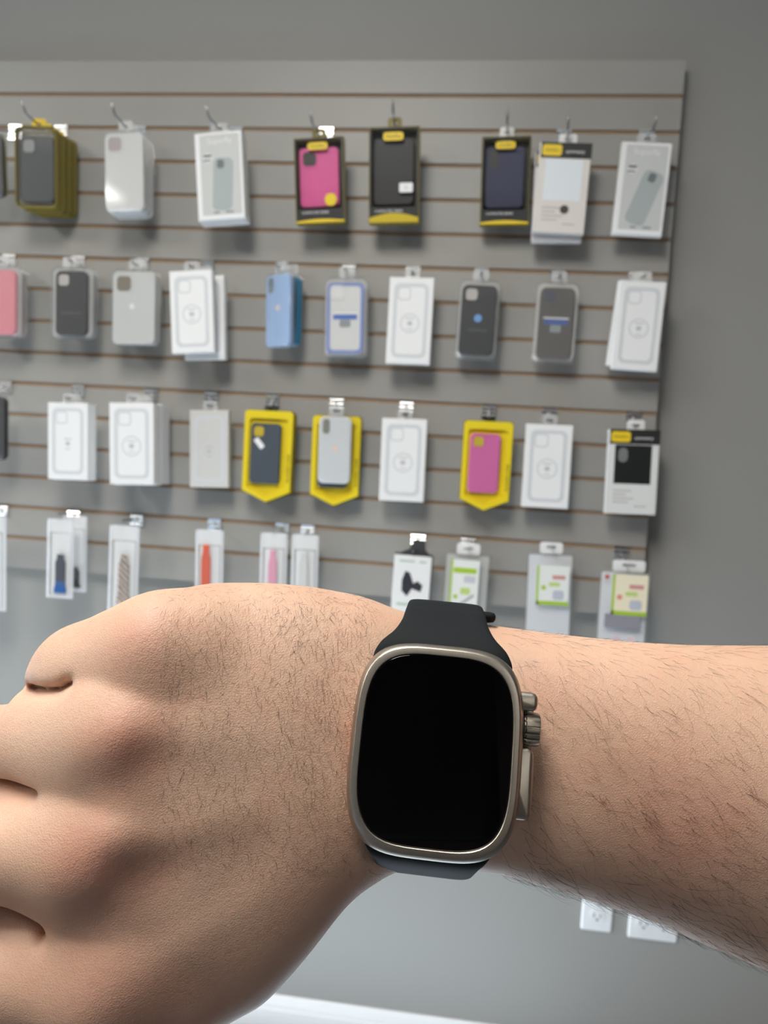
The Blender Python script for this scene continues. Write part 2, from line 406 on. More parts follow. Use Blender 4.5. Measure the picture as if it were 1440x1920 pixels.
SKC = srgb(212, 177, 153)
c = mixc(ramp(noise(28, 3).outputs['Fac'], .35, .7), SKC, srgb(204, 167, 142))
c = mixc(ramp(noise(75, 4).outputs['Fac'], .5, .75, 0, .45), c, srgb(208, 158, 134))
c = mixc(ramp(noise(900, 2).outputs['Fac'], .45, .8, 0, .35), c, srgb(200, 152, 126))
c = mixc(ramp(attr('redness'), 0, 1, 0, .6), c, srgb(200, 132, 112))
c = mixc(attr('mole'), c, srgb(140, 80, 62))
LK(c, b.inputs['Base Color'])
b.inputs['Roughness'].default_value = .5; b.inputs['Specular IOR Level'].default_value = .5
b.inputs['Subsurface Weight'].default_value = .12; b.inputs['Subsurface Radius'].default_value = (1, .4, .2); b.inputs['Subsurface Scale'].default_value = .003
vo = N('ShaderNodeTexVoronoi'); vo.inputs['Scale'].default_value = 1500; vo.feature = 'DISTANCE_TO_EDGE'
wn = noise(500, 2); vm = N('ShaderNodeVectorMath'); vm.operation = 'MULTIPLY_ADD'; vm.inputs[1].default_value = (.0008,)*3
LK(wn.outputs['Color'], vm.inputs[0]); LK(tc.outputs['Object'], vm.inputs[2]); LK(vm.outputs[0], vo.inputs['Vector'])
b1 = N('ShaderNodeBump'); b1.inputs['Strength'].default_value = .22; b1.inputs['Distance'].default_value = .00025; LK(ramp(vo.outputs['Distance'], 0, .25), b1.inputs['Height'])
b2 = N('ShaderNodeBump'); b2.inputs['Strength'].default_value = .22; b2.inputs['Distance'].default_value = .0006; LK(noise(420, 4, .6).outputs['Fac'], b2.inputs['Height']); LK(b1.outputs['Normal'], b2.inputs['Normal'])
LK(b2.outputs['Normal'], b.inputs['Normal'])
me.materials.append(SK)
person = bpy.data.objects.new('person', me); COL.objects.link(person); person.location = ORG
tag(person, 'bare hand in a loose fist with hairy forearm, wearing the watch', 'person')
bpy.context.view_layer.update()

# ------------------------------------------------------------------ the wristwatch (local mm: u along the arm, v up the strap, n out of the glass)
def wdir(x, y, d): return (CR*x+CU*y+CF*d)
WO = Vector(toworld(P(817, 1406, 177.5)[None])[0])
wn_ = wdir(-.050, .262, -1).normalized(); wv = wdir(math.sin(math.radians(5)), math.cos(math.radians(5)), 0)
wv = (wv-wn_*wv.dot(wn_)).normalized(); wu = wv.cross(wn_)
WM = Matrix((wu, wv, wn_)).transposed().to_4x4(); WM.translation = WO
TI = noisy(mat('brushed_titanium', srgb(178, 170, 158), .38, 1), 900, .10, .06, .0001, 4)
TID = noisy(mat('titanium_blasted', srgb(150, 143, 134), .45, 1), 1200, .08)
BLK = mat('black_gap', (.004, .004, .004), .6)
RUB = mat('black_rubber_strap', srgb(22, 26, 29), .75, spec=.2)
ORG_ = mat('orange_trim', srgb(150, 62, 30), .4)
SCR = mat('black_display_glass', (.0008, .0008, .0009), .03, spec=.5)
watch = tag(empty('wristwatch', WM), 'titanium smartwatch with a black blank screen and black rubber strap, worn on the wrist', 'watch')
def mm(rings): return [[(x*.001, y*.001, z*.001) for x, y, z in r] for r in rings]
def rr3(a, b, r, z, n=120):                           # continuous-curvature rounded rectangle
    o = []
    for k in range(n):
        t = 2*math.pi*(k+.5)/n; c, s = math.cos(t), math.sin(t); q = (abs(c)**3.7+abs(s)**3.7)**(-1/3.7)
        o.append((a*c*q, b*s*q, z))
    return o
A0, B0, R0 = 20.2, 24.2, 13.8
prof = [(-12.0, 8), (-11.6, 6.0), (-10.6, 3.4), (-9.6, 1.5), (-8.2, .45), (-6.5, .05), (-4.5, 0), (-2.6, .05), (-1.5, .2), (-.7, .45), (-.15, .78), (.15, 1.0), (.32, 1.15), (.42, 1.4), (.42, 2.55), (.30, 2.7), (-.35, 2.75)]
case = MB().loft(mm([rr3(A0-i, B0-i, max(R0-i*.95, 3), z) for z, i in prof]), cap=False)
k = case.v; case.add(mm([rr3(A0-8, B0-8, 6, -12.0)])[0], [tuple(range(120))])
co_ = case.build('case', TI, watch, smooth=True, auto=32)
sc = MB().loft(mm([rr3(A0-2.7, B0-2.7, R0-2.6, -.6), rr3(A0-2.75, B0-2.75, R0-2.65, -.02), rr3(A0-3, B0-3, R0-2.9, .10)]))
sc.build('screen', SCR, watch)
# crown guard: two shoulders joined by a ledge below the crown
g = MB()
def gblock(u0, u1, v0, v1, n0, n1, r, bev):
    w, h = u1-u0, v1-v0
    def ring(i, n): return [(x+(u0+u1)/2, y+(v0+v1)/2, n) for x, y in rrect(w-2*i, h-2*i, max(r-i, .3), n=6)]
    g.loft(mm([ring(bev*1.2, n0), ring(0, n0+bev), ring(0, n1-bev), ring(bev*.35, n1-bev*.3), ring(bev, n1)]))
gblock(15, 23.1, 10.9, 15.2, -10, -1.9, 1.5, .9)
gblock(15, 22.8, -13.4, 2.6, -10, -2.3, 1.6, .9)
gblock(15, 23.2, 1, 13, -10.4, -9.2, 1.0, .4)
g.build('crown_guard', TI, watch, smooth=True, auto=40)
cr = MB(); rings = []
for u, s in ((19.5, .9), (20.6, .93), (20.9, 1), (23.4, 1), (24.0, .95), (24.2, .82)):
    ring = []
    for i in range(17*6):
        a = 2*math.pi*i/(17*6); t = (i % 6)/6; rad = 3.95*s-(.0 if .15 < t < .7 else .6)*s
        ring.append((u, 6.8+rad*math.cos(a), -5.9+rad*math.sin(a)))
    rings.append(ring)
cr.loft(mm(rings)); cr.build('crown', TI, watch, smooth=True, auto=30)
MB().loft(mm([[(19.2, 6.75+4.15*math.cos(a*math.pi/20), -5.9+4.15*math.sin(a*math.pi/20)) for a in range(40)], [(20.3, 6.75+4.15*math.cos(a*math.pi/20), -5.9+4.15*math.sin(a*math.pi/20)) for a in range(40)]])).build('crown_recess', BLK, watch)
sb = MB(); o = rrect(10.5, 2.2, 1.05, -5.2, -6.1, n=6)
sb.loft(mm([[(22.5, v, n) for v, n in o], [(23.1, v, n) for v, n in o], [(23.25, -5.2+(v+5.2)*.96, -6.1+(n+6.1)*.8) for v, n in o]])).build('side_button', TI, watch, smooth=True, auto=40)
ab = MB(); o = rrect(13, 3.4, 1.6, -2, -5.5, n=6)
ab.loft(mm([[(-19.6, v, n) for v, n in o], [(-20.2, v, n) for v, n in o], [(-20.28, -2+(v+2)*.97, -5.5+(n+5.5)*.85) for v, n in o]])).build('action_button', ORG_, watch, smooth=True, auto=40)['label'] = 'orange rimmed side button'
sp = MB()
for i in range(4):
    o = rrect(1.3, 1.3, .64, 12.6-i*2.2, -3.2, n=4)
    us = 20.2*(1-(abs(12.6-i*2.2)/24.2)**3.7)**(1/3.7)+.02
    sp.loft(mm([[(-us+.6, v, n) for v, n in o], [(-us, v, n) for v, n in o]]))
sp.build('speaker_hole', TID, watch)
def crom(pts, n=8):
    out = []; Pn = [np.array(p, float) for p in pts]
    for i in range(len(Pn)-1):
        p0 = Pn[max(i-1, 0)]; p1 = Pn[i]; p2 = Pn[i+1]; p3 = Pn[min(i+2, len(Pn)-1)]
        for k in range(n):
            t = k/n
            out.append(.5*((2*p1)+(-p0+p2)*t+(2*p0-5*p1+4*p2-p3)*t*t+(-p0+3*p1-3*p2+p3)*t**3))
    out.append(Pn[-1]); return out
# strap halves: (v, n, half width, half thickness)
def strap(name, path, sec=16):
    pts = crom(path); rings = []
    for i, p in enumerate(pts):
        t = pts[min(i+1, len(pts)-1)][:2]-pts[max(i-1, 0)][:2]; t = t/np.linalg.norm(t); nm = np.array([-t[1], t[0]])
        ring = []
        for q in range(sec*2):
            a = 2*math.pi*q/(sec*2); ca, sa = math.cos(a), math.sin(a)
            x = math.copysign(abs(ca)**.30, ca)*p[2]; y = math.copysign(abs(sa)**.62, sa)*p[3]
            ring.append((x, p[0]+nm[0]*y, p[1]+nm[1]*y))
        rings.append(ring)
    return MB().loft(mm(rings)).build(name, RUB, watch, smooth=True, auto=60)
strap('upper_strap', [(16, -6, 16.2, 2.2), (20.5, -5.6, 17.0, 2.2), (23.6, -5.9, 15.6, 2.1), (26.4, -8.0, 12.9, 1.9), (30, -12.6, 11.2, 1.6), (34, -19.5, 10.6, 1.4), (37.2, -28.5, 10.2, 1.4), (36.8, -39, 10, 1.3), (30, -48.5, 10, 1.2), (15, -53.8, 10, 1.2), (0, -55, 10, 1.2)])
strap('lower_strap', [(-16, -6, 16.2, 2.2), (-21, -5.6, 15.2, 2.2), (-23.2, -6.3, 13.9, 2.1), (-25.2, -9.3, 12.6, 1.8), (-27.4, -15, 12.1, 1.5), (-30, -24, 11.8, 1.4), (-31.3, -33, 11.4, 1.4), (-29.5, -43, 10.8, 1.3), (-22, -51, 10.6, 1.2), (-8, -54.2, 10.4, 1.2), (2, -55.6, 10.2, 1.2)])
MB().loft(mm([[(u, 35.2+s*1.5*math.cos(a*math.pi/8), -27.5+s*2.6*math.sin(a*math.pi/8)) for a in range(16)] for u, s in ((6, 1), (12.2, 1), (13.4, .85), (13.9, .45))])).build('strap_loop', RUB, watch, smooth=True, auto=50)

# ------------------------------------------------------------------ the phone taking the picture (it shows as the dark reflection in the watch glass)
pm = Matrix((CR, CU, -CF)).transposed().to_4x4(); pm.translation = CAM
phone = tag(empty('smartphone', pm), 'black smartphone mirrored as the dark area in the watch glass', 'phone')
PH = mat('black_phone_body', (.004, .004, .0045), .35)
def prr(w, h, r, cx, cy, z): return [(x, y, z) for x, y in rrect(w, h, r, cx, cy, n=8)]
MB().loft([prr(.073, .146, .010, -.0035, .020, .0035), prr(.0755, .1485, .011, -.0035, .020, .0045), prr(.0755, .1485, .011, -.0035, .020, .011), prr(.073, .146, .010, -.0035, .020, .012)]).build('phone_body', PH, phone, smooth=True, auto=40)
MB().loft([prr(.071, .144, .009, -.0035, .020, .0119), prr(.071, .144, .009, -.0035, .020, .0123)]).build('phone_screen', SCR, phone)

# ------------------------------------------------------------------ body hair on the forearm and the back of the hand
def grow_hair():
    me = person.data; nf = len(me.polygons)
    cen = np.empty(nf*3, np.float32); me.polygons.foreach_get('center', cen); cen = cen.reshape(-1, 3)
    nor = np.empty(nf*3, np.float32); me.polygons.foreach_get('normal', nor); nor = nor.reshape(-1, 3)
    cc = ((cen+ORG-np.array(CAM))@RC.T)*1000; nn = nor@RC.T
    px = cc[:, 0]/cc[:, 2]*FPX+720; py = 960-cc[:, 1]/cc[:, 2]*FPX
    vis = -(nn*cc).sum(1)/np.linalg.norm(cc, axis=1)          # facing the viewer
    V = []; Fq = []
    WMi = np.array(WM.inverted())
    def grow(sel, count, dirf, lmin, lmax, rad, lift, curl):
        ids = np.nonzero(sel)[0]; ids = RNG.choice(ids, count, replace=len(ids) < count)
        used = set()
        for i in ids:
            key = (int(px[i]/7), int(py[i]/7), vis[i] > 0)
            if key in used: continue
            used.add(key)
            n = nn[i]/np.linalg.norm(nn[i]); p = cc[i]+RNG.normal(0, .4, 3); p -= n*((p-cc[i])@n)+n*.15
            d = dirf(px[i], py[i]); d = np.array([math.cos(d), math.sin(d), 0])
            d = d-n*(d@n)
            if np.linalg.norm(d) < .15: d = np.array([.3, -.3, .9]); d = d-n*(d@n)
            d /= np.linalg.norm(d); s = np.cross(n, d)
            L = RNG.uniform(lmin, lmax)*RNG.uniform(.6, 1); r = rad*RNG.uniform(.7, 1.2); cv = RNG.normal(0, curl)
            el = lift*RNG.uniform(.5, 1.5); seg = 5; base = len(V); ang = 0; q = p.copy()
            for k in range(seg+1):
                t = k/seg
                dd = d*math.cos(ang)+s*math.sin(ang)
                dd = dd+n*(el*(1-1.35*t)); dd /= np.linalg.norm(dd)
                if k: q = q+dd*(L/seg)
                ang += cv
                rr = r*(1-.85*t)
                a1 = np.cross(dd, n); a1 /= (np.linalg.norm(a1)+1e-9); a2 = np.cross(dd, a1)
                for w in range(3):
                    an = w*2*math.pi/3; V.append(q+a1*(rr*math.cos(an))+a2*(rr*math.sin(an)))
                if k:
                    o = base+3*(k-1)
                    for w in range(3): w2 = (w+1) % 3; Fq.append((o+w, o+w2, o+3+w2, o+3+w))
    def armdir(x, y):                                         # combed away from the watch, steeper in the middle
        t = min(max((y-1200)/500, 0), 1)
        return -math.radians(62-28*t+RNG.normal(0, 13))
    def handdir(x, y): return -math.radians(100-35*min(max((y-1100)/500, 0), 1)+RNG.normal(0, 16)) if x > 250 else -math.radians(160+RNG.normal(0, 20))
    arm = (px > 935) & (px < 1560)
    grow(arm & (vis > .1) & (py < 1480), 620, armdir, 4, 10, .034, .35, .10)
    grow(arm & (vis > .0) & (py >= 1480), 560, armdir, 6, 15, .046, .35, .10)
    low = arm & (vis < .12) & (vis > -.6) & (py > 1500)
    grow(low, 620, lambda x, y: -math.radians(30+RNG.normal(0, 18)), 5, 10, .040, .75, .22)
    top = arm & (vis < .10) & (vis > -.6) & (py < 1400)
    grow(top, 330, lambda x, y: -math.radians(20+RNG.normal(0, 25)), 3, 6, .032, .65, .25)
    hand = (px > 300) & (px < 700) & (py < 1640)
    grow(hand & (vis > .2), 2000, handdir, 1.5, 5, .035, .35, .12)
    grow(hand & (vis > .2) & (px > 520) & (py < 1500), 420, handdir, 2.5, 6.5, .038, .35, .15)
    pk = (px < 190) & (py < 1300) & (vis < .3) & (vis > -.4)
    grow(pk, 90, lambda x, y: math.radians(200+RNG.normal(0, 20)), 1.5, 3, .026, .6, .3)
    tb = (px > 520) & (px < 735) & (py > 1560) & (vis < .2) & (vis > -.5)
    grow(tb, 220, lambda x, y: -math.radians(30+RNG.normal(0, 30)), 1.2, 2.8, .022, .7, .3)
    V = np.array(V); Fq = np.array(Fq)
    # keep hair off the watch
    hm = quadmesh('body_hair', toworld(V)-ORG, Fq)
    HM = mat('dark_hair', srgb(62, 42, 34), .45)
    hm.polygons.foreach_set('use_smooth', [True]*len(hm.polygons))
    hm.materials.append(HM)
    h = bpy.data.objects.new('body_hair', hm); COL.objects.link(h); h.parent = person
    h['kind'] = 'stuff'; h['label'] = 'dark fine arm hair'
grow_hair()

# ------------------------------------------------------------------ packages on the slatwall
CARD = mat('white_card', srgb(243, 243, 243), .5); CARDG = mat('pale_grey_card', srgb(205, 206, 204), .5)
PRINT = mat('pale_grey_print', srgb(216, 218, 221), .5); PRINTD = mat('grey_print', srgb(120, 124, 126), .5)
TAB = clear('clear_hang_tab', (.97, .97, .97), .07, .2, .45)
SHELL = clear('clear_blister', (1, 1, 1), .035, .07, .05); FILM = clear('clear_bag_film', (1, 1, 1), .04, .2, .05)
WIN = clear('clear_window', (1, 1, 1), .03, .05)
CHROME = mat('chrome', (.86, .86, .87), .16, 1); WIRE = mat('zinc_wire', srgb(150, 150, 152), .3, 1)
YEL = mat('yellow_card', srgb(238, 212, 28), .45); OLIVE = mat('dark_yellow_carton', srgb(128, 114, 40), .45)
LOGOY = mat('yellow_logo', srgb(240, 205, 40), .45); BLACKC = mat('black_card', srgb(34, 35, 35), .5); WHITEI = mat('white_ink', srgb(235, 235, 235), .5)
_mc = {}
def cmat(r, g, b, rough=.5):
    k = (r, g, b, rough)
    if k not in _mc: _mc[k] = mat('colour_%d_%d_%d' % (r, g, b), srgb(r, g, b), rough)
    return _mc[k]
def ringband(mb, o, i, y0, y1, mi=0):
    """flat frame between outlines o and i, from y0 (back) to y1 (front)"""
    n = len(o); V = [(x, y0, z) for x, z in o]+[(x, y1, z) for x, z in o]+[(x, y1, z) for x, z in i]+[(x, y0, z) for x, z in i]
    F = []
    for a in range(4):
        b = (a+1) % 4
        for k in range(n):
            k2 = (k+1) % n; F.append((a*n+k, a*n+k2, b*n+k2, b*n+k))
    return mb.add(V, F, mi)
def decal(name, outline, y, m, parent, th=.0003):
    return MB().prism(outline, y, y-th).build(name, m, parent)
def text(s, x, z, size, y, m, parent, name='lettering', align='CENTER', rot=0.0, width=None):
    cu = bpy.data.curves.new(name, 'FONT'); cu.body = s; cu.size = size; cu.align_x = align; cu.align_y = 'CENTER'; cu.resolution_u = 2
    cu.extrude = .00008
    tmp = bpy.data.objects.new('t', cu); COL.objects.link(tmp); dg = bpy.context.evaluated_depsgraph_get(); dg.update()
    me = bpy.data.meshes.new_from_object(tmp.evaluated_get(dg)); bpy.data.objects.remove(tmp); bpy.data.curves.remove(cu)
    c, s_ = math.cos(rot), math.sin(rot); k = 1.0
    if width and len(me.vertices):
        xs = [v.co.x for v in me.vertices]; k = width/max(max(xs)-min(xs), 1e-6)
    for v in me.vertices:
        px_, py_, pz_ = v.co.x*k, v.co.y*k, v.co.z; v.co = (x+px_*c-py_*s_, y-pz_, z+px_*s_+py_*c)
    me.materials.clear(); return link(name, me, m, parent)
def hang_tab(p, w, h, y, m=TAB, tw=.034, th=.022, off=0):
    o = rrect(tw, th+.006, .006, off, h+th/2-.003); i = rrect(tw*.42, .006, .0028, off, h+th*.45)
    mb = MB(); ringband(mb, o, i, y, y-.0006); return mb.build('hang_tab', m, p)
def phone_case(p, w, h, cx, cz, y, m, cam='square', camm=None, th=.009, logo=None, r=.013):
    c = MB().prism(rrect(w, h, r, cx, cz), y, y-th, bev=.0016).build('phone_case', m, p, smooth=True, auto=35)
    s = w*.40; ox, oz = cx-w/2+s/2+w*.07, cz+h/2-s/2-w*.07; y1 = y-th
    if cam == 'square':
        o = rrect(s, s, s*.28, ox, oz); i = rrect(s*.84, s*.84, s*.24, ox, oz); mb = MB(); ringband(mb, o, i, y1, y1-.0012); mb.build('camera_rim', m, c)
        decal('camera_opening', i, y1, camm or PRINTD, c)
    elif cam == 'tall':
        o = rrect(s*.55, s*1.15, s*.25, ox-s*.12, oz-s*.08); decal('camera_opening', o, y1, camm or PRINTD, c)
    if logo:
        lm, r_, dx, dz = logo; decal('round_logo_or_spot', rrect(r_*2, r_*2, r_*.98, cx+dx, cz+dz, n=6), y1, lm, c)
    return c
# ---- kinds of package; every builder fills an Empty p: x across, z up from the bottom edge, front face at y=-t
def k_whitebox(p, w, h, t, card=None, ring=True, **k):
    MB().prism([(-w/2, 0), (w/2, 0), (w/2, h), (-w/2, h)], 0, -t, bev=.0012).build('carton', card or CARD, p)
    hang_tab(p, w, h, -t*.5, CARD if k.get('cardtab') else TAB)
    mb = MB(); ringband(mb, rrect(w*.78, h*.86, .013, 0, h/2), rrect(w*.62, h*.78, .009, 0, h/2), -t, -t-.0003)
    ringband(mb, rrect(w*.30, w*.30, .008, -w*.155, h*.89-w*.15), rrect(w*.24, w*.24, .006, -w*.155, h*.89-w*.15), -t, -t-.0003)
    if ring: ringband(mb, rrect(w*.44, w*.44, w*.218, 0, h*.47, n=8), rrect(w*.38, w*.38, w*.188, 0, h*.47, n=8), -t, -t-.0003)
    mb.build('printed_phone_outline', PRINT, p)
    mb = MB(); mb.prism(rrect(w*.11, w*.10, w*.045, 0, h*.47), -t, -t-.0003); mb.prism(rrect(w*.2, .0022, .001, 0, h*.53), -t, -t-.0003); mb.prism(rrect(w*.14, .0018, .0008, 0, h*.40), -t, -t-.0003)
    mb.build('printed_mark', cmat(196, 198, 200), p)
def k_blister(p, w, h, t, col, case=(.84, .88), cam='square', camm=None, logo=None, tab=True, extra=None, rough=.42, th=.010, **k):
    sh = MB(); o = rrect(w, h, .016, 0, h/2); ringband(sh, o, inset(o, .0022), 0, -.0018)
    sh.loft([[(x, -.0016, z) for x, z in inset(o, .003)], [(x, -t*.8, z) for x, z in inset(o, .0035)], [(x, -t, z) for x, z in inset(o, .006)]])
    sh.build('blister', SHELL, p, smooth=True, auto=30)
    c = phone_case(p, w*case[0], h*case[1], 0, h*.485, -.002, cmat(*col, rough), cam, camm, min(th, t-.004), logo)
    decal('backing_card', rrect(w*.9, h*.94, .013, 0, h/2), -.0003, cmat(*k.get('back', (200, 200, 198))), p, .0005)
    if k.get('edge'):
        mb = MB(); ringband(mb, rrect(w*1.01, h*1.005, .012, 0, h/2), rrect(w*.97, h*.975, .011, 0, h/2), .0, -t*.9); mb.build('box_edge', OLIVE, p)
    if tab: hang_tab(p, w, h, -.001, k.get('tabm', TAB), off=k.get('taboff', 0))
    y1 = -.002-min(th, t-.004)
    if extra: extra(p, c, w, h, y1)
def k_windowbox(p, w, h, t, col, glare=None, sticker=None, cam='square', bottom='thin', **k):
    o = [(-w/2, 0), (w/2, 0), (w/2, h), (-w/2, h)]; e = .0042; i = inset(o, e)
    mb = MB(); ringband(mb, o, i, 0, -t); mb.build('carton', OLIVE, p)
    mb = MB(); ringband(mb, inset(o, .0016), inset(o, .0052), -t+.0004, -t-.0006); mb.build('carton_edge_line', BLACKC, p)
    decal('back_panel', i, -.0002, cmat(70, 68, 52), p, .001)
    phone_case(p, w*.80, h*.70, -.002, h*.55, -.004, cmat(*col), cam, cmat(70, 70, 66), min(.011, t-.008), None, .010)
    MB().prism(inset(o, e+.0002), -t+.0022, -t+.0018).build('window', WIN, p)
    mb = MB(); mb.loft([[(-w/2+e, -t+.003, h*.17), (-w/2+e, -t+.0004, h*.17), (-w/2+e, -t+.0004, h*.03), (-w/2+e, -t+.003, h*.03)], [(w/2-e, -t+.003, h*.17), (w/2-e, -t+.0004, h*.17), (w/2-e, -t+.0004, h*.03), (w/2-e, -t+.003, h*.03)]])
    mb.build('lower_panel', BLACKC, p)
    bh = h*(.10 if bottom == 'thick' else .045); arc = [(-w/2+.001, .001)]+[(w/2-.001, .001)]+[(w/2-.001-(w-.002)*q/8, bh*.55+bh*.5*math.sin(math.pi*q/8)) for q in range(9)]
    decal('bottom_band', arc, -t-.0006, LOGOY if bottom != 'thick' else cmat(205, 178, 24), p, .0004)
    lg = decal('logo_label', rrect(w*.40, h*.085, .006, -.002, h*.90), -t-.0002, LOGOY, p, .0006)
    text('OtterBox', -.002, h*.90, h*.036, -t-.0009, BLACKC, lg, width=w*.30)
    text(k.get('line', 'COMMUTER SERIES'), -w*.10, h*.125, h*.035, -t-.0001, WHITEI, p, width=w*.55)
    if sticker == 'round': decal('price_sticker', rrect(w*.24, w*.24, w*.115, w*.22, h*.27, n=6), -t-.0001, cmat(235, 205, 30), p)
    if sticker == 'square':
        s = decal('price_sticker', rrect(w*.27, h*.10, .003, w*.24, h*.37), -t+.0017, CARD, p, .0004); text('$', w*.24, h*.37, .008, -t+.0012, PRINTD, s)
    if glare: decal('glare_patch', [(w*g[0], h*g[1]) for g in glare], -t+.0062, CARD, p, .0005)  # white patch paints glare behind the window, drawn only when glare is given
    hang_tab(p, w, h, -t*.5, k.get('tabm', OLIVE), tw=.03)
def k_symmetry(p, w, h, t, win, **k):
    cm = cmat(*k.get('card', (226, 220, 214)))
    MB().prism([(-w/2, 0), (w/2, 0), (w/2, h), (-w/2, h)], 0, -t, bev=.001).build('carton', cm, p)
    hd = MB().prism([(-w/2+.003, h*.83), (w/2+.0006, h*.83), (w/2+.0006, h+.0006), (-w/2+.003, h+.0006)], 0, -t-.0008).build('black_header', BLACKC, p)
    lg = decal('logo_label', rrect(w*.38, h*.125, .006, -w*.26, h*.915), -t-.0008, LOGOY, hd, .0005)
    text('OtterBox', -w*.26, h*.915, .009, -t-.0014, cmat(90, 70, 20), lg, width=w*.28); text('symmetry', w*.19, h*.905, .010, -t-.001, WHITEI, hd, width=w*.36)
    decal('window', [(-w*.36, h*.36), (w*.36, h*.36), (w*.36, h*.82), (-w*.36, h*.82)], -t, cmat(*win, .3), p)
    if k.get('hole'): decal('camera_opening', rrect(w*.19, h*.17, w*.09, -w*.20, h*.70), -t-.0002, cmat(120, 122, 122), p)
    if k.get('dot'): decal('round_sticker', rrect(w*.17, w*.17, w*.083, w*.08, h*.26, n=6), -t, cmat(60, 58, 50), p)
    mb = MB()
    for q, (a, b) in enumerate(((-.36, .0), (-.36, -.1), (-.36, .05), (-.36, -.05), (.06, .30))): mb.box(w*a, w*b, -t-.0003, -t, h*(.27-.045*q), h*(.27-.045*q)+.002)
    mb.build('printed_lines', cmat(176, 170, 164), p)
    hang_tab(p, w, h, -t*.5, CARD, tw=.038, off=w*.03)
def k_spec(p, w, h, t, glare=False, **k):
    MB().prism([(-w/2, 0), (w/2, 0), (w/2, h), (-w/2, h)], 0, -t, bev=.0012).build('carton', CARD, p)
    decal('front_panel', rrect(w*.84, h*.92, .003, w*.02, h*.51), -t, CARDG, p)
    text('Superfly', w*.02, h*.895, .012, -t-.0004, WHITEI, p, width=w*.52); text('clear case', w*.04, h*.845, .005, -t-.0004, PRINT, p)
    st = decal('round_mark', rrect(w*.2, w*.2, w*.098, -w*.24, h*.71, n=6), -t-.0003, cmat(226, 227, 226), p)
    MB().box(-w*.32, -w*.16, -t-.0009, -t-.0006, h*.72, h*.745).box(-w*.33, -w*.18, -t-.0009, -t-.0006, h*.675, h*.69).build('lettering', cmat(92, 95, 95), st)
    a = math.radians(-18 if not glare else -4); o = rrect(w*.42, h*.60, .012); cx, cz = w*.06, h*.40
    rot = [(cx+x*math.cos(a)-z*math.sin(a), cz+x*math.sin(a)+z*math.cos(a)) for x, z in o]
    pic = decal('printed_phone', rot, -t-.0003, cmat(172, 180, 180), p)
    o = rrect(w*.15, h*.10, .005, -w*.02 if not glare else -w*.06, h*.23); rot = [(cx+x*math.cos(a)-z*math.sin(a), cz+x*math.sin(a)+z*math.cos(a)) for x, z in o]
    decal('printed_camera', rot, -t-.0006, cmat(112, 120, 120), pic)
    MB().box(-w*.16, -w*.04, -t-.0006, -t-.0003, h*.07, h*.09).box(w*.10, w*.26, -t-.0006, -t-.0003, h*.07, h*.09).build('printed_lines', cmat(140, 145, 148), p)
    hang_tab(p, w, h, -t*.5, TAB, tw=.04)
def k_yellow(p, w, h, t, col, **k):
    ph = h*.12
    o = [(0, 0), (w/2, ph), (w/2, h-.006), (w/2-.006, h), (-w/2+.006, h), (-w/2, h-.006), (-w/2, ph)]
    i = [(x*.80, .012+(z-0)*(h-.030)/h) for x, z in o]
    mb = MB(); ringband(mb, o, i, 0, -t); mb.loft([[(x, -.0008, z) for x, z in i], [(x, -.0018, z) for x, z in i]]); mb.build('tray', YEL, p)
    MB().loft([[(x*1.03, .0002, -.0015+z*(h+.003)/h) for x, z in o], [(x*1.03, .0022, -.0015+z*(h+.003)/h) for x, z in o]]).build('backing_card', cmat(96, 88, 20), p)
    if col: phone_case(p, w*.62, h*.66, -w*.045, h*.53, -.002, cmat(*col), 'square', cmat(196, 172, 50), min(.011, t+.001), None, .010)
    if k.get('sticker'):
        a = .7; o2 = [(-w*.17+x*math.cos(a)-z*math.sin(a), h*.64+x*math.sin(a)+z*math.cos(a)) for x, z in rrect(w*.11, w*.24, .003)]
        decal('price_sticker', o2, -.002-min(.011, t+.001), CARD, p)
    text('RUGGED CASE', w*.445, h*.38, .007, -t-.0002, cmat(70, 62, 10), p, rot=math.pi/2, width=h*.30)
    MB().box(-.012, .014, -t*.7, 0, h-.006, h+.010).build('hang_clip', cmat(50, 46, 30), p)
